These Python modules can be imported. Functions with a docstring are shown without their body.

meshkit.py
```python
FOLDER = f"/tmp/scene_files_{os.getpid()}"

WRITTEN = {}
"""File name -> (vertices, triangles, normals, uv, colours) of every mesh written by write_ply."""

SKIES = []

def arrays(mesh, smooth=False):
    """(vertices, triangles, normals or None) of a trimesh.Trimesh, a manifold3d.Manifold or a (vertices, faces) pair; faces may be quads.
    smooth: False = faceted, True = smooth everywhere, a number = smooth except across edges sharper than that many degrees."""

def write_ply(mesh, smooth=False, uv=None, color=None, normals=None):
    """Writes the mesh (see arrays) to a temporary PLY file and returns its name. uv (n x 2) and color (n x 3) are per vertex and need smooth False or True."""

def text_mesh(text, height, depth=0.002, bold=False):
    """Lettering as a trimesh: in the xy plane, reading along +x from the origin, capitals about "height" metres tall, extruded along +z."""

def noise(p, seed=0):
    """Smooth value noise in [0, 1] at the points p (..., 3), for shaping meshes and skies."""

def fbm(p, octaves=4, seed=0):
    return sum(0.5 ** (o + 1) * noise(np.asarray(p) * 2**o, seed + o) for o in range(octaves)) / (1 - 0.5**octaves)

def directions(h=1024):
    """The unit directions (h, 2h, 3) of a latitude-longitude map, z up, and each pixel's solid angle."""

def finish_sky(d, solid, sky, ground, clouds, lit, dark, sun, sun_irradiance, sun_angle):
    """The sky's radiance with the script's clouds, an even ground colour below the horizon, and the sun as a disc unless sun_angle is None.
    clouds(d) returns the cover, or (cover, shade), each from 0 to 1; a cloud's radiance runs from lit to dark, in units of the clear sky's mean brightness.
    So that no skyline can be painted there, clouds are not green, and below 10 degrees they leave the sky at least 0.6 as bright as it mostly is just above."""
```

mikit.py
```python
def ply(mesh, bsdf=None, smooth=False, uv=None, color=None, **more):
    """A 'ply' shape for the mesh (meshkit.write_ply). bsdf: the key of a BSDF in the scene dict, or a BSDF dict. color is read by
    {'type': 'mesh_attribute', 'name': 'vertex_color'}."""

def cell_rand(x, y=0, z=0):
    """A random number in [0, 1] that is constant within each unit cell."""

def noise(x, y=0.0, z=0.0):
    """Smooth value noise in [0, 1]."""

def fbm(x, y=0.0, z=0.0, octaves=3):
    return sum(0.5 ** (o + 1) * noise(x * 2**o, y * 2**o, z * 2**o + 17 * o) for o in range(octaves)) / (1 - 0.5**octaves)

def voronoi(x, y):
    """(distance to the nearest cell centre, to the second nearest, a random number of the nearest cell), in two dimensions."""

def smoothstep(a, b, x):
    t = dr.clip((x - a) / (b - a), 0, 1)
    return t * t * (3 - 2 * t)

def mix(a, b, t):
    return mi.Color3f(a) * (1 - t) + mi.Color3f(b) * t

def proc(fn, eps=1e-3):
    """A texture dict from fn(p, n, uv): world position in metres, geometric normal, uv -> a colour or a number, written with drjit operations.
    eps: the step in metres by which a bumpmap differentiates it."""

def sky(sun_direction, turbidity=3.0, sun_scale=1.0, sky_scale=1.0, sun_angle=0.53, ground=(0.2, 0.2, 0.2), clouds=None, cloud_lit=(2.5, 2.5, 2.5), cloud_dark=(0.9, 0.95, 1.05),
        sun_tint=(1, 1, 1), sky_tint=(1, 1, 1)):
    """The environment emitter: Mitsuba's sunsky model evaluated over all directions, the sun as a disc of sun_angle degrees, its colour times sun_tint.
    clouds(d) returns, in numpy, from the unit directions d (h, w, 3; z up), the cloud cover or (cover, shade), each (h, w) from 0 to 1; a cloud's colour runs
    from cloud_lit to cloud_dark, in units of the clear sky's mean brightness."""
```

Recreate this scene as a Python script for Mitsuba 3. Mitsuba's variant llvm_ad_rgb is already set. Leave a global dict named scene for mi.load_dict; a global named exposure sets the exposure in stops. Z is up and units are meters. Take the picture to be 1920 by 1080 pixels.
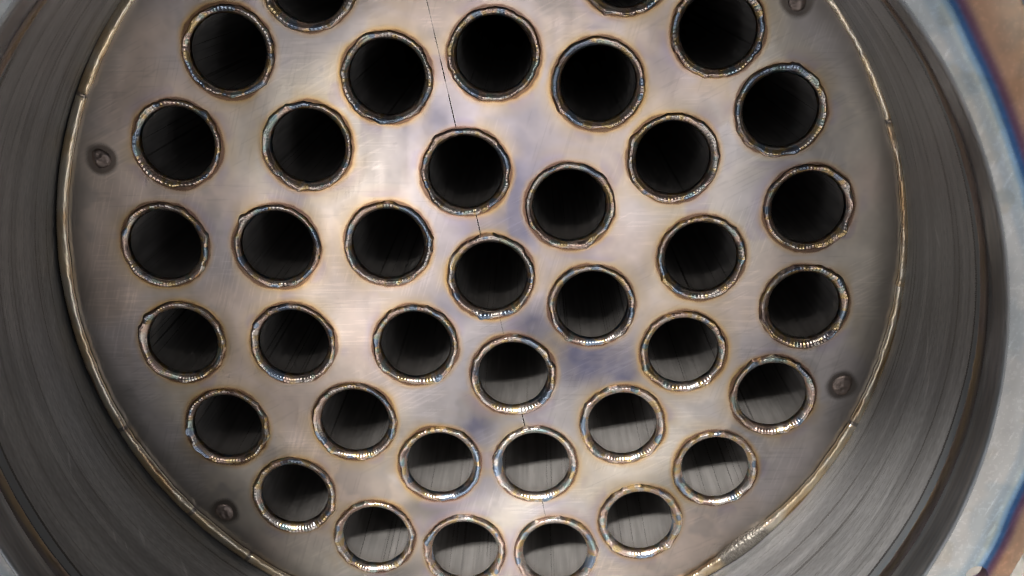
import math
import numpy as np
import trimesh
import shapely.geometry as sg
import drjit as dr
import mitsuba as mi
import mikit
import meshkit
from mikit import proc, noise, fbm, smoothstep, mix, cell_rand

T = mi.ScalarTransform4f
S = 0.05                      # metres per layout unit (spacing of the inner ring of tubes = 50 mm)
scene, labels = {}, {}


def W(v):
    """layout (x right, y down, z into the vessel; unit = 50 mm) -> world metres (x right, y away, z up)"""
    v = np.asarray(v, float)
    return np.stack([v[..., 0], v[..., 2], -v[..., 1]], -1) * S


# ---------------------------------------------------------------- camera, light, exposure
CAM = np.array([0.28517, -3.09737, -9.69151])
ROT = np.array([0.319892, 0.0119500, 0.0318375])
th = np.linalg.norm(ROT)
kx, ky, kz = ROT / th
K = np.array([[0, -kz, ky], [kz, 0, -kx], [-ky, kx, 0]])
R = np.eye(3) + math.sin(th) * K + (1 - math.cos(th)) * K @ K       # rows: right, down, forward
eye = W(CAM)
scene['camera'] = {'type': 'thinlens', 'fov': 2 * math.degrees(math.atan(960 / 2054.0)), 'fov_axis': 'x',
                   'to_world': T().look_at(origin=eye.tolist(), target=(eye + W(R[2])).tolist(), up=(-W(R[1])).tolist()),
                   'aperture_radius': 0.0016, 'focus_distance': 0.49, 'near_clip': 0.01, 'far_clip': 100.0}
exposure = 0.0
scene['room_light'] = {'type': 'constant', 'radiance': {'type': 'rgb', 'value': [0.10, 0.101, 0.106]}}


def lamp(name, pos, target, w, h, rad, label):
    pos, target = np.array(pos, float), np.array(target, float)
    m = T().look_at(origin=pos.tolist(), target=target.tolist(), up=[0.1, 0.2, 1])
    a = trimesh.creation.box([w, h, 0.004]); a.apply_translation([0, 0, 0.0])
    b = trimesh.creation.box([w + 0.04, h + 0.04, 0.05]); b.apply_translation([0, 0, -0.03])
    scene[name + '__diffuser'] = {**mikit.ply(a), 'to_world': m, 'bsdf': {'type': 'diffuse', 'reflectance': {'type': 'rgb', 'value': 0.5}},
                                  'emitter': {'type': 'area', 'radiance': {'type': 'rgb', 'value': list(rad)}}}
    scene[name + '__housing'] = {**mikit.ply(b), 'to_world': m, 'bsdf': {'type': 'diffuse', 'reflectance': {'type': 'rgb', 'value': 0.6}}}
    labels[name] = {'label': label, 'category': 'window' if 'window' in name else 'lamp'}  # the window category holds only added light panels


lamp('ceiling_lamp', (-0.5, -1.9, 2.3), (0, 0, 0), 1.2, 0.35, (7.0, 6.5, 5.9), 'long ceiling lamp high in front of the open vessel end')
lamp('ceiling_lamp_001', (0.9, 1.3, 2.2), (0.4, 0.3, -0.2), 1.2, 0.35, (42.0, 40, 37), 'long unseen lamp added above the work table to brighten it behind the flange')  # added overhead light that brightens the table top
lamp('added_window', (-0.41, -3.1, -0.76), (-0.35, 0, -0.55), 0.34, 1.05, (4.3, 4.0, 3.75), 'tall glowing panel added unseen on the left to put sheen on the tube sheet')  # this and the next two: made-up glowing panels, shaped for the plate sheen
lamp('added_window_001', (0.44, -3.1, -0.70), (0.4, 0, -0.55), 0.30, 1.05, (2.15, 2.08, 2.02), 'tall dimmer glowing panel added unseen on the right for sheen on the tube sheet')
lamp('added_window_002', (0.06, -3.1, -0.24), (0.05, 0, -0.2), 0.38, 0.34, (2.9, 2.78, 2.7), 'short glowing panel added between the two tall ones for sheen on the tube sheet')
lamp('added_side_window', (1.95, -2.9, -0.35), (0.2, 0, 0), 0.75, 1.5, (1.6, 1.6, 1.6), 'pale glowing panel added unseen on the right to brighten the flange')  # this and the next: panels added only to lighten the flange face
lamp('added_side_window_001', (-2.4, -2.9, -0.2), (-0.2, 0, 0), 0.7, 1.5, (1.7, 1.7, 1.7), 'pale glowing panel added unseen on the left to brighten the flange')
lamp('added_low_lamp', (0.60, -3.1, -1.80), (0.0, 0, -0.1), 0.18, 0.26, (11, 10.4, 9.8), 'small bright panel added low and unseen for a glare streak on the tube sheet')  # unseen source added for the glare at the plate's lower right
AIM = np.array([1.85, 6.55, 0.0])
for k in range(9):            # nine-spot key light, up and left; narrow cone added to imitate a bystander's shadow
    off = np.array([0.0, 0.0, 0.0]) if k == 0 else 2.1 * np.array([math.cos(k * math.pi / 4), math.sin(k * math.pi / 4) * 0.68, -math.sin(k * math.pi / 4) * 0.73])
    pos = AIM + np.array([-0.23, -1.08, -1.0]) * 42 + off
    scene['spot_%d' % k] = {'type': 'spot', 'to_world': T().look_at(origin=W(pos).tolist(), target=W(AIM).tolist(), up=[0, 0.3, 1]),
                            'intensity': {'type': 'rgb', 'value': [6.2, 5.9, 5.5]}, 'cutoff_angle': 4.3, 'beam_width': 3.3}

# ---------------------------------------------------------------- layout numbers
CX, CY = -0.065, -0.045       # vessel axis
RB = 3.92                     # bore radius
FX, FY = -0.115, 0.025        # centre of the flange: the shell leans very slightly
H = 2.30                      # tube sheet to flange face
RF = 4.534                    # flange outer radius
TUBES = [(.02, .012), (-.233, -.969), (.717, -.689), (.97, .262), (.253, .99), (-.683, .717), (-.936, -.27), (-.004, -2.022), (.918, -1.797),
         (1.621, -1.157), (1.951, -.241), (1.857, .691), (1.329, 1.472), (.501, 1.93), (-.439, 1.966), (-1.274, 1.535), (-1.846, .743),
         (-1.967, -.214), (-1.653, -1.161), (-.94, -1.794), (1.091, -2.786), (1.926, -2.286), (2.535, -1.615), (2.879, -.742), (2.947, .197),
         (2.744, 1.11), (2.267, 1.909), (1.569, 2.531), (.737, 2.919), (-.181, 2.937), (-1.089, 2.806), (-1.89, 2.365), (-2.524, 1.639),
         (-2.906, .765), (-3.007, -.189), (-2.829, -1.141), (-2.325, -1.972), (-1.607, -2.574), (-.727, -2.91), (.22, -2.99)]
PLUGS = [(2.577, -2.551), (-3.525, -.987), (3.397, .98), (-2.6, 2.585)]
RT, RTO = 0.345, 0.387        # tube inner and outer radius


# ---------------------------------------------------------------- materials
def mat(key, base, rough, metallic=1.0, bump=None, bscale=1.0, eps=2e-4, **more):
    d = {'type': 'principled', 'base_color': base if isinstance(base, dict) else {'type': 'rgb', 'value': base},
         'roughness': rough, 'metallic': metallic, **more}
    if bump:
        d = {'type': 'bumpmap', 'arbitrary': proc(bump, eps), 'scale': bscale, 'bsdf': d}
    scene[key] = {'type': 'twosided', 'bsdf': d}


def lay(p):
    return p.x / S, -p.z / S, -p.y / S


def tube_dist(x, y):
    d = mi.Float(9)
    for cx, cy in TUBES:
        d = dr.minimum(d, dr.square(x - cx) + dr.square(y - cy))
    return dr.sqrt(d)


LX, LY = 1.197 / 5.037, 4.893 / 5.037          # direction of the scribed line


def line_dist(x, y):
    return dr.abs((x + 0.592) * LY - (y + 2.463) * LX)


def plate_color(p, n, uv):
    x, y, h = lay(p)
    a = fbm(x * 0.7 + 3.1, y * 0.7 + 1.7, 0.0, 3)
    b = fbm(x * 0.9 + 11.3, y * 0.9 + 5.2, 0.0, 3)
    c = mix((0.675, 0.62, 0.555), (0.70, 0.59, 0.53), smoothstep(0.35, 0.65, a))         # straw to rose heat tint
    c = mix(c, (0.58, 0.55, 0.58), smoothstep(0.48, 0.68, b) * 0.7)                    # lavender patches
    # dark blue reflection of a person, painted down the middle of the sheet
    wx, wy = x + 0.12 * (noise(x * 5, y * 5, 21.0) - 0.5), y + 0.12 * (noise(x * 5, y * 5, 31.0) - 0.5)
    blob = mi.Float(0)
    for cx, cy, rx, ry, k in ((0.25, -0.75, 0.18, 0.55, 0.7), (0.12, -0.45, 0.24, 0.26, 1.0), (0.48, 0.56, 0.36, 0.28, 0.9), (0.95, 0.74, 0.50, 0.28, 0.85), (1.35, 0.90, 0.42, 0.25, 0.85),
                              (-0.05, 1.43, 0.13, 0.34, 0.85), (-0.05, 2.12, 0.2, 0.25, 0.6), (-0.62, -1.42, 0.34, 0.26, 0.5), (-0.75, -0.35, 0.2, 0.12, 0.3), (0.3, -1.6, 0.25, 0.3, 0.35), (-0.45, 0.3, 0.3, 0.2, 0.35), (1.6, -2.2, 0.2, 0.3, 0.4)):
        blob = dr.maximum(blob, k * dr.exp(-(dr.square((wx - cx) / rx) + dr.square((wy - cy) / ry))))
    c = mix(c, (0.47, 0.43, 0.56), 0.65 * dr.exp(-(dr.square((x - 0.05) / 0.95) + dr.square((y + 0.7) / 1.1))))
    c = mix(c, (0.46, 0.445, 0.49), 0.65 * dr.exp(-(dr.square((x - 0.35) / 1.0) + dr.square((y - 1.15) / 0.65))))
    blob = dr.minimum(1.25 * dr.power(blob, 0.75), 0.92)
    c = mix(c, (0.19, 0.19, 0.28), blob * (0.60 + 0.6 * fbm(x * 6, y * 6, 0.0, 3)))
    # fine mottling and smudges
    c = c * (0.90 + 0.2 * fbm(x * 9, y * 9, 2.0, 3))
    sm = smoothstep(0.62, 0.74, fbm(x * 2.3 + 7, y * 2.3 + 2, 5.0, 4))
    c = mix(c, (0.36, 0.34, 0.34), sm * 0.4)
    for cx, cy, rx, ry, k in ((-0.58, 2.45, 0.34, 0.22, 0.8), (-0.35, 2.2, 0.2, 0.3, 0.6), (-0.85, 3.2, 0.4, 0.2, 0.7)):     # dark patches by the bottom tubes
        c = mix(c, (0.13, 0.125, 0.13), k * dr.exp(-(dr.square((wx - cx) / rx) + dr.square((wy - cy) / ry))))
    # wiping and handling scuffs: short pale and dark strokes
    for qa, qb, sd in ((0.97, 0.26, 1.0), (0.50, 0.87, 4.0), (0.05, 1.0, 8.0)):
        pu, pv = x * qa + y * qb, y * qa - x * qb
        st = noise(pu * 75, pv * 5, sd) * smoothstep(0.5, 0.75, noise(x * 1.7 + sd, y * 1.7, sd))
        c = c * (1 + 0.11 * smoothstep(0.55, 0.9, st) - 0.08 * smoothstep(0.3, 0.1, noise(pu * 60, pv * 4, sd + 9)) * smoothstep(0.5, 0.75, noise(x * 1.7 + sd, y * 1.7, sd + 3)))
    # heat-affected ring round each weld: straw, brown, dark edge
    d0 = tube_dist(x, y)
    wide = smoothstep(0.62, 0.42, d0) * smoothstep(0.45, 0.7, noise(x * 3.1, y * 3.1, 6.0))
    c = mix(c, (0.60, 0.46, 0.27), wide * 0.45)
    wide = smoothstep(0.58, 0.42, d0) * smoothstep(0.60, 0.75, noise(x * 3.7, y * 3.7, 9.0))
    c = mix(c, (0.40, 0.33, 0.45), wide * 0.5)
    d = d0 + 0.022 * (noise(x * 5, y * 5, 1.0) - 0.5) + 0.010 * (noise(x * 20, y * 20, 1.0) - 0.5)
    d = dr.maximum(d, 0.402)
    c = mix(c, (0.66, 0.43, 0.15), smoothstep(0.475, 0.415, d) * (0.12 + 0.75 * noise(x * 2.2, y * 2.2, 13.0)))
    c = mix(c, (0.30, 0.14, 0.07), smoothstep(0.432, 0.414, d) * 0.7)
    c = mix(c, (0.05, 0.04, 0.05), smoothstep(0.422, 0.41, d) * 0.5)
    for cx, cy in PLUGS:
        q = dr.sqrt(dr.square(x - cx) + dr.square(y - cy)) + 0.03 * (noise(x * 9, y * 9, 1.0) - 0.5)
        c = mix(c, (0.10, 0.08, 0.07), smoothstep(0.17, 0.115, q) * 0.85)
    # darker towards the shell weld
    r = dr.sqrt(dr.square(x - CX) + dr.square(y - CY)) + 0.08 * (noise(x * 3, y * 3, 4.0) - 0.5)
    c = mix(c, (0.26, 0.24, 0.22), smoothstep(RB - 0.35, RB - 0.08, r) * 0.75)
    c = mix(c, (0.03, 0.03, 0.03), smoothstep(0.0055, 0.0035, line_dist(x, y)) * smoothstep(2.75, 2.65, dr.abs(y + 0.1)) * (0.35 + 0.65 * smoothstep(0.25, 0.5, noise(y * 7, 3.0, 0.0))))
    return c


def plate_rough(p, n, uv):
    x, y, h = lay(p)
    return 0.20 + 0.11 * fbm(x * 1.6, y * 1.6, 8.0, 3) + 0.05 * noise(x * 14, y * 3, 3.0)


def plate_bump(p, n, uv):
    x, y, h = lay(p)
    # cloth-finished plate: short random scuffs in changing directions plus a slight waviness
    s = noise((x + 0.2 * y) * 60, (y - 0.2 * x) * 9, 1.0) + noise((x - 0.6 * y) * 11, (y + 0.6 * x) * 70, 2.0)
    return 0.000006 * s + 0.0010 * fbm(x * 1.3, y * 1.3, 3.0, 2)


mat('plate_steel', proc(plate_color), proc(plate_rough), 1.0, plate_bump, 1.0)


def bead_color(p, n, uv):
    u, v = uv.x, uv.y
    k = fbm(u * 26, v * 1.6, 0.0, 3)
    k2 = noise(u * 60, v * 2.0, 7.0)
    c = mix((0.74, 0.69, 0.65), (0.74, 0.56, 0.48), smoothstep(0.35, 0.6, k))
    c = mix(c, (0.80, 0.60, 0.28), smoothstep(0.56, 0.74, k2) * 0.85)
    c = mix(c, (0.26, 0.38, 0.55), smoothstep(0.70, 0.80, noise(u * 22 + 9, v * 1.5, 3.0)) * 0.85)
    c = mix(c, (0.42, 0.60, 0.58), smoothstep(0.72, 0.85, noise(u * 34 + 4, v * 2.0, 5.0)) * 0.7)
    c = mix(c, (0.22, 0.17, 0.16), smoothstep(0.64, 0.80, fbm(u * 15, v * 2.5, 11.0, 3)) * 0.8)
    edge = smoothstep(0.86, 0.98, v)
    return mix(c, (0.05, 0.035, 0.035), edge * 0.65)


mat('bead_steel', proc(bead_color), proc(lambda p, n, uv: 0.17 + 0.14 * noise(uv.x * 40, uv.y * 3, 17.0)), 1.0)


def tube_color(p, n, uv):
    u, v = uv.x, uv.y                           # u: turns + tube number, v: depth in units
    t = u - dr.floor(u)
    i = dr.floor(u)
    c = mix((0.255, 0.246, 0.242), (0.20, 0.194, 0.19), smoothstep(0.3, 0.7, fbm(u * 34, v * 0.9, 1.0, 4)))
    c = c * (0.88 + 0.24 * fbm(t * 90 + i * 3.1, v * 1.6, 4.0, 3))
    seam = cell_rand(i, 5, 2)
    d = dr.abs(t - seam)
    d = dr.minimum(d, 1 - d)
    c = mix(c, (0.03, 0.028, 0.028), smoothstep(0.009, 0.003, d + 0.003 * noise(v * 3, i, 0.0)) * (0.25 + 0.65 * cell_rand(i, 3, 9)))
    s = noise(t * 170, v * 0.25 + i * 7.3, 2.0)
    c = mix(c, (0.05, 0.048, 0.046), smoothstep(0.83, 0.93, s) * 0.65)
    return mix(c, (0.12, 0.10, 0.085), smoothstep(0.28, 0.02, v) * 0.5)                # heat tint at the mouth


def tube_bump(p, n, uv):
    return 0.00003 * noise(uv.x * 150, uv.y * 0.6, 1.0)


mat('tube_steel', proc(tube_color), 0.62, 0.35, tube_bump, 1.0)


def shell_color(p, n, uv):
    u, d = uv.x, uv.y                           # u: turns, d: depth below the flange face in units
    a = 6.2831853 * u
    ca, sa = dr.cos(a), dr.sin(a)
    wob = 0.05 * (noise(ca * 2 + 5, sa * 2 + 5, 2.0) - 0.5)
    s1 = fbm(ca * 1.2 + 9, sa * 1.2 + 9, (d + wob) * 7, 3)
    s2 = noise(ca * 2 + 20, sa * 2 + 20, (d + wob) * 30)
    s3 = noise(ca * 2.5 + 40, sa * 2.5 + 40, (d + wob) * 75)
    c = mix((0.222, 0.226, 0.234), (0.165, 0.168, 0.175), smoothstep(0.35, 0.65, s1))
    c = mix(c, (0.085, 0.083, 0.082), smoothstep(0.62, 0.80, s2) * smoothstep(0.42, 0.6, s1) * 0.75)
    c = mix(c, (0.12, 0.118, 0.116), smoothstep(0.66, 0.85, s3) * 0.5)
    c = c * (0.86 + 0.28 * noise(ca * 90, sa * 90, d * 40)) * (0.85 + 0.3 * fbm(ca * 6 + 70, sa * 6 + 70, d * 3, 4))
    x1 = noise((ca * 40 + sa * 25 + d * 12), (d * 4 - ca * 6), 3.0)
    c = c * (1 + 0.35 * smoothstep(0.86, 0.96, x1) * smoothstep(0.5, 0.65, noise(ca * 5 + 8, sa * 5 + 8, d * 2)))
    e = d + 0.10 * (noise(ca * 1.5 + 60, sa * 1.5 + 60, 1.0) - 0.5) + 0.02 * (noise(ca * 7 + 60, sa * 7 + 60, 1.0) - 0.5)
    c = mix(c, mix((0.10, 0.125, 0.15), (0.13, 0.14, 0.15), s2), smoothstep(0.60, 0.585, e) * 0.85)
    c = mix(c, (0.025, 0.023, 0.022), smoothstep(0.02, 0.006, dr.abs(e - 0.595)) * 0.85)
    c = mix(c, (0.03, 0.03, 0.032), smoothstep(0.49, 0.475, d) * 0.8)
    return mix(c, (0.08, 0.065, 0.05), smoothstep(H - 0.13, H - 0.03, d) * 0.2)


def shell_bump(p, n, uv):
    return 0.00006 * noise(uv.y * 60, uv.x * 9, 1.0)


mat('shell_steel', proc(shell_color), 0.5, 0.3, shell_bump, 1.0)


def rim_color(p, n, uv):
    u, d = uv.x, uv.y                           # welded neck of the flange: blue-grey and brown bands
    a = 6.2831853 * u
    w = 0.02 * (noise(dr.cos(a) * 4 + 9, dr.sin(a) * 4 + 9, 3.0) - 0.5)
    d = d + w
    c = mix((0.24, 0.28, 0.325), (0.31, 0.315, 0.325), noise(dr.cos(a) * 6 + 9, dr.sin(a) * 6 + 9, d * 30))
    c = mix(c, (0.09, 0.095, 0.11), smoothstep(0.30, 0.22, d) * smoothstep(0.02, 0.1, d) * 0.6)
    return c * (0.8 + 0.4 * noise(dr.cos(a) * 30, dr.sin(a) * 30, d * 50))


mat('rim_steel', proc(rim_color), 0.36, 0.95)


def seam_color(p, n, uv):
    u, v = uv.x, uv.y
    a = 6.2831853 * u
    k = fbm(dr.cos(a) * 9 + 9, dr.sin(a) * 9 + 9, v * 2, 3)
    c = mix((0.30, 0.235, 0.16), (0.24, 0.20, 0.19), smoothstep(0.3, 0.7, k))
    return mix(c, (0.06, 0.05, 0.05), smoothstep(0.30, 0.02, v) + smoothstep(0.70, 0.98, v))


mat('seam_steel', proc(seam_color), 0.34, 1.0)


def flange_color(p, n, uv):
    x, y, h = lay(p)
    dx, dy = x - FX, y - FY
    r = dr.sqrt(dx * dx + dy * dy)
    a = dr.atan2(-dy, dx)
    ca, sa = dx / r, dy / r
    # heat tint from the neck weld: grey, pale blue, blue, purple, bronze; its edge wanders round the ring
    w = 0.30 * (noise(ca * 2.2 + 3, sa * 2.2 + 8, 1.0) - 0.5) + 0.12 * (fbm(ca * 9 + 3, sa * 9 + 8, 1.0, 2) - 0.5)
    k = r - 4.258 - w * 0.5 + 0.073 * dr.cos(2 * (a - 0.61))
    c = mi.Color3f(0.66, 0.65, 0.64)
    c = mix(c, (0.76, 0.76, 0.755), smoothstep(-0.28, -0.17, k))
    c = mix(c, (0.58, 0.64, 0.69), smoothstep(-0.17, -0.11, k))
    c = mix(c, (0.68, 0.75, 0.77), smoothstep(-0.10, -0.06, k) * 0.8)
    c = mix(c, (0.36, 0.55, 0.74), smoothstep(-0.065, -0.025, k))
    c = mix(c, (0.06, 0.15, 0.36), smoothstep(-0.03, 0.005, k))
    c = mix(c, (0.16, 0.085, 0.15), smoothstep(0.008, 0.055, k))
    c = mix(c, (0.56, 0.34, 0.23), smoothstep(0.05, 0.13, k))
    c = mix(c, (0.80, 0.57, 0.41), smoothstep(0.14, 0.36, k))
    m = fbm(x * 9, y * 9, 3.0, 3)
    c = mix(c, c * mi.Color3f(0.72, 0.80, 0.86), smoothstep(0.45, 0.65, fbm(x * 3.5 + 4, y * 3.5, 7.0, 3)) * 0.7)
    c = mix(c, c * mi.Color3f(0.85, 0.80, 0.72), smoothstep(0.55, 0.7, fbm(x * 5 + 14, y * 5, 9.0, 3)) * 0.6)
    sc = noise((x + 0.4 * y) * 50, (y - 0.4 * x) * 5, 2.0)
    c = c * (1 + 0.25 * smoothstep(0.8, 0.95, sc) * smoothstep(0.45, 0.6, noise(x * 3, y * 3, 8.0)))
    sp = smoothstep(0.70, 0.8, noise(x * 60, y * 60, 1.0))
    return c * (0.92 + 0.16 * m) * (1 + 0.12 * sp)


mat('flange_steel', proc(flange_color), 0.45, 0.85, lambda p, n, uv: 0.00002 * noise(p.x * 2400, p.z * 2400, 1.0), 1.0)


def gold_color(p, n, uv):
    u, v = uv.x, uv.y                           # u: turns (x100), v: across
    k = fbm(u * 0.9, v, 3.0, 3)
    c = mix((0.92, 0.85, 0.72), (0.90, 0.72, 0.48), smoothstep(0.35, 0.7, k))
    c = mix(c, (0.45, 0.25, 0.10), smoothstep(0.55, 0.75, fbm(u * 0.5 + 30, v * 2, 1.0, 3)) * 0.7)
    c = mix(c, (0.10, 0.07, 0.05), 0.7 * smoothstep(0.10, 0.01, v) + 0.35 * smoothstep(0.88, 0.99, v))
    pt = PATCH(u)
    c = mix(c, mix((0.36, 0.335, 0.30), (0.17, 0.155, 0.14), noise(u * 40, v * 9, 1.0)), pt)
    st = mi.Float(0)
    for s in STOPS:
        e = dr.abs(u / 100 - s)
        st = dr.maximum(st, smoothstep(0.0012, 0.0004, e))
    return mix(c, (0.06, 0.07, 0.13), st * 0.6)


def ang(x, y):
    return (math.atan2(y - CY, x - CX) / (2 * math.pi)) % 1.0




def PATCH(u):
    return smoothstep(1.5, 1.0, dr.abs(u - 100 * ang(2.62, 2.72)))


STOPS = [ang(-3.74, -1.61), ang(-3.42, 1.62), ang(-2.86, 2.52), ang(-2.36, 3.05), ang(3.62, -1.62), ang(3.60, 1.38), ang(0.9, -3.8), ang(-1.4, -3.7)]
mat('gold_bead', proc(gold_color), proc(lambda p, n, uv: 0.30 + 0.26 * PATCH(uv.x)), 1.0)


def plug_color(p, n, uv):
    x, y, h = lay(p)
    return mix((0.34, 0.28, 0.26), (0.17, 0.14, 0.13), fbm(x * 22, y * 22, 1.0, 3))


mat('plug_steel', proc(plug_color), 0.45, 1.0)


def floor_color(p, n, uv):
    k = fbm(p.x * 3, p.y * 3, 0.0, 4)
    return mix((0.80, 0.755, 0.70), (0.74, 0.70, 0.65), k) * (0.95 + 0.1 * noise(p.x * 300, p.y * 300, 0.0))


mat('floor_paint', proc(floor_color), 0.6, 0.0)


# ---------------------------------------------------------------- mesh helpers
def sweep(fn, nu, prof_n, closed_v=False, uvfn=None):
    """grid mesh round an axis: fn(a (nu,1), j (1,nv)) -> layout points; closed in a. A doubled first column keeps uv continuous."""
    a = np.linspace(0, 2 * np.pi, nu + 1)[:, None]
    j = np.arange(prof_n)[None, :]
    P = fn(a, j)
    nv = prof_n
    idx = np.arange((nu + 1) * nv).reshape(nu + 1, nv)
    f = []
    cols = nv if closed_v else nv - 1
    for k in range(cols):
        k2 = (k + 1) % nv
        f.append(np.stack([idx[:-1, k], idx[1:, k], idx[1:, k2], idx[:-1, k2]], -1).reshape(-1, 4))
    f = np.vstack(f)
    f = np.vstack([f[:, [0, 1, 2]], f[:, [0, 2, 3]]])
    return W(P).reshape(-1, 3), f


def grid_normals(v, f, nu, nv):
    n = np.zeros_like(v)
    c = np.cross(v[f[:, 1]] - v[f[:, 0]], v[f[:, 2]] - v[f[:, 0]])
    for k in range(3):
        np.add.at(n, f[:, k], c)
    g = n.reshape(nu + 1, nv, 3)
    g[0] += g[-1]; g[-1] = g[0]
    n = g.reshape(-1, 3)
    return n / np.maximum(np.linalg.norm(n, axis=1, keepdims=True), 1e-20)


def add_grid(key, fn, nu, nv, bsdf, uvfn, closed_v=False):
    v, f = sweep(fn, nu, nv, closed_v)
    n = grid_normals(v, f, nu, nv)
    a = np.linspace(0, 1, nu + 1)[:, None] + np.zeros((1, nv))
    j = np.arange(nv)[None, :] + np.zeros((nu + 1, 1))
    uu, vv = uvfn(a, j)
    uv = np.stack([uu, vv], -1).reshape(-1, 2)
    path = meshkit.write_ply((v, f), False, uv, None, normals=n)
    scene[key] = {'type': 'ply', 'filename': path, 'face_normals': False, 'bsdf': {'type': 'ref', 'id': bsdf}}


def lean(z):
    k = np.clip(-np.asarray(z, float) / H, 0, 1.2)
    return CX + (FX - CX) * k, CY + (FY - CY) * k


def lathe(key, prof, bsdf, nu=360, closed=False, depth0=0.0):
    """prof: (radius, z); every point doubled where the profile turns sharply so edges stay crisp"""
    P, pts = np.array(prof, float), []
    for i, q in enumerate(P):
        pts.append(q)
        if 0 < i < len(P) - 1 or closed:
            d0, d1 = q - P[i - 1], P[(i + 1) % len(P)] - q
            if abs(math.atan2(d0[0] * d1[1] - d0[1] * d1[0], d0 @ d1)) > 0.9:
                pts.append(q)
    if closed:
        pts.append(P[0])
    P = np.array(pts)
    r, z = P[:, 0], P[:, 1]

    def fn(a, j):
        cx, cy = lean(z[j])
        return np.stack([cx + r[j] * np.cos(a), cy + r[j] * np.sin(a), z[j] + 0 * a], -1)
    add_grid(key, fn, nu, len(P), bsdf, lambda a, j: (a, z[j.astype(int)] + depth0))


def n1(x, seed):
    """smooth periodic-friendly noise in [-1, 1] of an angle array"""
    return 2 * meshkit.noise(np.stack([x[0], x[1], np.zeros_like(x[0])], -1), seed) - 1


# ---------------------------------------------------------------- work table
zt = -(RF + CY) * S - 0.001
top = trimesh.creation.box([1.9, 1.25, 0.04]); top.apply_translation([0.1, 0.40, zt - 0.02])
scene['work_table__table_top'] = mikit.ply(top, 'floor_paint')
for k, (x, y) in enumerate([(-0.78, -0.16), (0.98, -0.16), (-0.78, 0.96), (0.98, 0.96)]):
    leg = trimesh.creation.box([0.06, 0.06, 0.8]); leg.apply_translation([x, y, zt - 0.441])
    scene['work_table__leg' + ('_%03d' % k if k else '')] = mikit.ply(leg, 'floor_paint')
labels['work_table'] = {'label': 'pale cream work table showing past the flange edge and through its bolt hole', 'category': 'table'}

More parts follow.
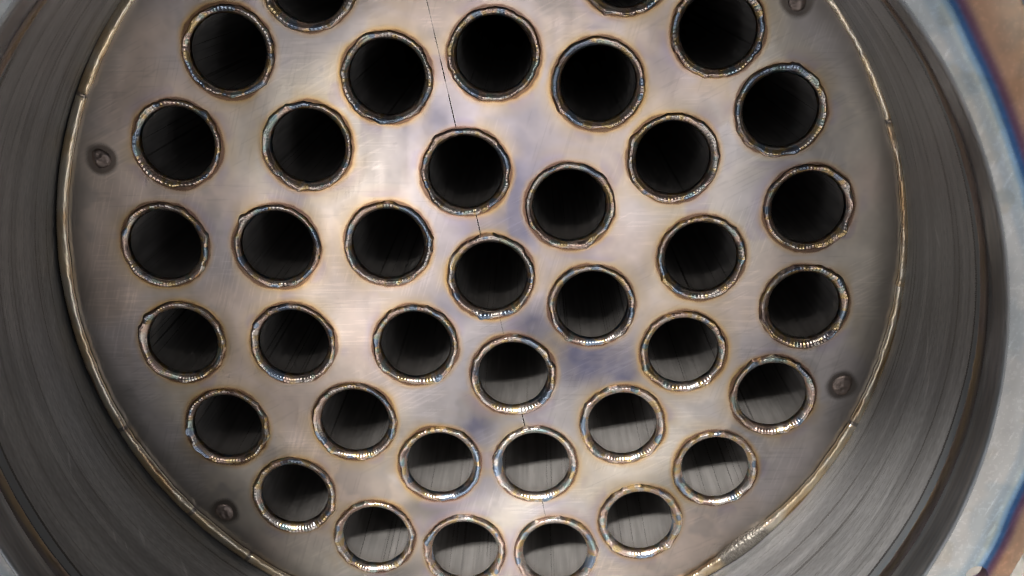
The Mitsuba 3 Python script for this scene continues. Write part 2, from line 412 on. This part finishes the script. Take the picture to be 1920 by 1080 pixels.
# ---------------------------------------------------------------- heat exchanger: shell, flange, tube sheet
HX = 'heat_exchanger'
labels[HX] = {'label': 'stainless steel heat exchanger end with welded tubes in a round tube sheet', 'category': 'heat exchanger'}
zf = -H
zs = zf + 0.40                # neck weld depth
TH = 0.32                     # tube sheet thickness
LEN = 13.0
scr = RB + 0.004
lathe(HX + '__shell', [(scr, zs + 0.06), (scr, LEN), (RB + 0.075, LEN), (RB + 0.075, zs + 0.06)], 'shell_steel', closed=True, depth0=H)
lathe(HX + '__end_cover', [(0.001, LEN + 0.9), (1.5, LEN + 0.75), (3.0, LEN + 0.35), (RB + 0.05, LEN + 0.004), (RB + 0.075, LEN + 0.05), (3.05, LEN + 0.43), (1.5, LEN + 0.83), (0.001, LEN + 0.98)], 'shell_steel', depth0=H)

# flange ring with bolt holes: neck bore lathe + drilled ring
RN = RB - 0.014
lathe(HX + '__flange__neck', [(RN, zs - 0.07), (RN, zf + 0.035), (RN + 0.004, zf + 0.015), (RN + 0.012, zf + 0.002), (RN + 0.022, zf - 0.002), (RN + 0.03, zf - 0.002), (RN + 0.03, zs - 0.07)], 'rim_steel', closed=True, depth0=H)
ring = sg.Point(FX, FY).buffer(RF - 0.012, 256).difference(sg.Point(FX, FY).buffer(RN + 0.032, 256))
for k in range(16):
    a = math.radians(-21.05 + 22.5 * k)
    ring = ring.difference(sg.Point(FX + 4.29 * math.cos(a), FY - 4.29 * math.sin(a)).buffer(0.085, 24))
m = trimesh.creation.extrude_polygon(ring, 0.12, engine='earcut')
m.apply_translation([0, 0, zf])
m.vertices = W(m.vertices)
scene[HX + '__flange'] = mikit.ply(m, 'flange_steel', smooth=30)
labels[HX + '__flange'] = {'label': 'flange ring heat tinted from grey through blue to bronze'}
lathe(HX + '__flange__edge', [(RF - 0.012, zf + 0.003), (RF - 0.003, zf + 0.01), (RF, zf + 0.03), (RF, zf + 0.09), (RF - 0.003, zf + 0.11), (RF - 0.012, zf + 0.117)], 'flange_steel')


# neck weld between shell and flange, flattened bead with dark toes
def neck(a, j):
    t = j / 12.0
    rip = 0.004 * n1((a * 60 + 0 * j, t * 2 + 0 * a), 5) + 0.003 * n1((a * 18 + 0 * j, t * 3 + 0 * a), 6)
    per = np.cos(a / 2) ** 2
    lift = np.sin(np.pi * t) ** 0.8 * 0.045 * (1 + 0.25 * np.sin(3 * a + 1)) + rip * np.sin(np.pi * t)
    zz = zs + 0.062 - t * 0.14 + 0.012 * np.sin(2 * a + 0.5)
    r = RB + 0.012 - 0.02 * t - lift
    cx, cy = lean(zz)
    return np.stack([cx + r * np.cos(a), cy + r * np.sin(a), zz + 0 * r], -1)


add_grid(HX + '__neck_weld', neck, 420, 13, 'seam_steel', lambda a, j: (a, j / 12.0))

disc = sg.Point(CX, CY).buffer(RB - 0.003, 256)
for x, y in TUBES:
    disc = disc.difference(sg.Point(x, y).buffer(RTO + 0.001, 24))
m = trimesh.creation.extrude_polygon(disc, TH, engine='earcut')
m.vertices = W(m.vertices)
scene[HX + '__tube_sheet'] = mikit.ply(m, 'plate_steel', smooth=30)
labels[HX + '__tube_sheet'] = {'label': 'round steel tube sheet with faint straw and rose heat tint and a blue reflection painted in'}


# golden weld bead between tube sheet and shell
def sheet_weld(a, j):
    t = j / 16.0
    u = (a / (2 * np.pi)) % 1.0
    wide = np.exp(-((u - ang(2.6, 2.72)) / 0.012) ** 2) + 0.2 * np.exp(-((u - ang(2.9, 2.5)) / 0.03) ** 2)
    w = 0.086 + 0.05 * wide + 0.012 * n1((a * 9 + 0 * j, 0 * a + 3.3 + 0 * j), 1) + 0.006 * n1((a * 50 + 0 * j, 0 * a + 1.3 + 0 * j), 2)
    stop = np.zeros_like(u)
    for s in STOPS:
        d = (u - s + 0.5) % 1.0 - 0.5
        stop = stop + np.exp(-(d / 0.0011) ** 2) - 0.45 * np.exp(-((d - 0.0035) / 0.0022) ** 2)
    hh = (0.055 + 0.01 * wide) * (1 - 0.28 * stop)
    rip = np.abs(np.sin(a * 330 + 5 * (t - 0.5) ** 2 * 4 + 2 * np.sin(a * 13)))
    hgt = np.sin(np.pi * t) ** 0.75 * hh + np.sin(np.pi * t) * (0.003 * rip + 0.008 * np.minimum(wide, 1) * n1((a * 260 + 0 * j, t * 14 + 0 * a), 8)) + np.sin(np.pi * t) * 0.006 * n1((a * 70 + 0 * j, t * 3 + 0 * a), 4)
    # from a toe on the sheet to a toe up the bore, bulging along the 45 degree fillet direction
    r = RB + 0.003 - w * (1 - t) - hgt * 0.7
    z = -0.0 - w * 0.55 * t - hgt * 0.7 + 0.002
    return np.stack([CX + r * np.cos(a), CY + r * np.sin(a), z], -1)


add_grid(HX + '__sheet_weld', sheet_weld, 2400, 17, 'gold_bead', lambda a, j: (a * 100, j / 16.0))
labels[HX + '__sheet_weld'] = {'label': 'thin golden weld bead around the edge of the tube sheet'}

# plug welds on the tube sheet
for i, (px, py) in enumerate(PLUGS):
    rng = np.random.default_rng(50 + i)
    ph = rng.uniform(0, 6.28, 3)

    def plug(a, j, px=px, py=py, ph=ph):
        t = j / 12.0
        rad = (0.083, 0.088, 0.10, 0.092)[int(np.argmin([abs(px - q[0]) for q in PLUGS]))] * (1 + 0.07 * np.sin(2 * a + ph[0]) + 0.05 * np.sin(3 * a + ph[1]))
        r = rad * t
        bump = meshkit.noise(np.stack([r * np.cos(a) * 28 + 7 * px, r * np.sin(a) * 28 + 7 * py, 0 * r], -1), 3) - 0.5
        z = -0.022 * np.sqrt(np.maximum(1 - t ** 4, 0)) + 0.003 - 0.012 * bump * (1 - t ** 3)
        return np.stack([px + r * np.cos(a), py + r * np.sin(a), z + 0 * r], -1)
    add_grid(HX + '__tube_sheet__plug_weld' + ('_%03d' % i if i else ''), plug, 48, 13, 'plug_steel', lambda a, j: (a, j / 12.0))

from scipy.interpolate import PchipInterpolator
BT = [0, 0.10, 0.20, 0.34, 0.48, 0.62, 0.74, 0.85, 0.94, 1]
BR = PchipInterpolator(BT, [0, 0.03, 0.10, 0.25, 0.42, 0.58, 0.72, 0.84, 0.94, 1])
BZ = PchipInterpolator(BT, [0.045, 0.022, 0.004, -0.012, -0.024, -0.031, -0.030, -0.023, -0.011, 0.003])

# ---------------------------------------------------------------- tubes, each with its own weld bead
TL = LEN - 0.3
for i, (tx, ty) in enumerate(TUBES):
    key = HX + '__tube' + ('_%03d' % i if i else '')
    rng = np.random.default_rng(1000 + i)
    prof = np.array([(RT, -0.012), (RT, 0.1), (RT, 0.3), (RT, 0.7), (RT, 1.5), (RT, 4.0), (RT, TL), (RTO, TL), (RTO, TL), (RTO, TH), (RTO, 0.001), (RTO - 0.002, -0.010)])
    prof = np.insert(prof, 6, prof[6], axis=0)

    def tube(a, j, tx=tx, ty=ty, prof=prof):
        return np.stack([tx + prof[j, 0] * np.cos(a), ty + prof[j, 0] * np.sin(a), prof[j, 1] + 0 * a], -1)
    add_grid(key, tube, 72, len(prof), 'tube_steel', lambda a, j, i=i, prof=prof: (a * 0.9999 + i + 0.00005, prof[j.astype(int), 1]))

    ph = rng.uniform(0, 100, 6)
    start = rng.uniform(0, 2 * np.pi)
    lumps = [(start, 0.12, 0.020, 0.012)] + [(rng.uniform(0, 2 * np.pi), rng.uniform(0.04, 0.10), rng.uniform(-0.008, 0.014), rng.uniform(-0.006, 0.008)) for _ in range(5)]
    WID = rng.uniform(-0.005, 0.009)
    nr = int(rng.integers(62, 84))
    NV = 22

    def bead(a, j, tx=tx, ty=ty, ph=ph, lumps=lumps, nr=nr, WID=WID):
        t = j / (NV - 1.0)
        ca, sa = np.cos(a) * 1.0, np.sin(a) * 1.0
        low = n1((ca * 1.3 + ph[0] + 0 * j, sa * 1.3 + ph[1] + 0 * j), 1)
        mid = n1((ca * 4.5 + ph[2] + 0 * j, sa * 4.5 + ph[3] + 0 * j), 2)
        fine = n1((ca * 13 + ph[4] + 0 * j, sa * 13 + ph[5] + 0 * j), 3)
        out = RTO + 0.022 + WID + 0.008 * low + 0.011 * mid + 0.0045 * fine
        hh = 0.040 * (1 + 0.18 * low + 0.22 * mid)
        inn = RT - 0.017 - 0.003 * low - 0.003 * mid
        for la, ls, lo, lh in lumps:
            d = (a - la + np.pi) % (2 * np.pi) - np.pi
            gss = np.exp(-(d / ls) ** 2)
            out = out + lo * gss
            hh = hh + lh * gss
        rip = np.sin(a * nr + 9 * (t - 0.5) ** 2 + 1.2 * mid)
        # profile: a long smooth roll out of the bore, a low crest near the outer toe, with a shallow groove before it
        ts = np.clip(t + 0.03 * mid * np.sin(np.pi * t), 0, 1)
        r = inn + (out - inn) * BR(ts)
        zz = BZ(ts) * np.where(BZ(ts) < 0, hh / 0.040, 1.0)
        en = np.sin(np.pi * np.clip(t * 1.1 - 0.1, 0, 1))
        zz = zz - (0.0016 * rip + 0.0025 * fine) * en - 0.009 * np.exp(-((t - 0.80) / 0.06) ** 2) * (0.5 + mid)
        return np.stack([tx + r * np.cos(a), ty + r * np.sin(a), zz], -1)
    add_grid(key + '__weld_bead', bead, 420, NV, 'bead_steel', lambda a, j, i=i: (a + i * 1.37, j / (NV - 1.0)))
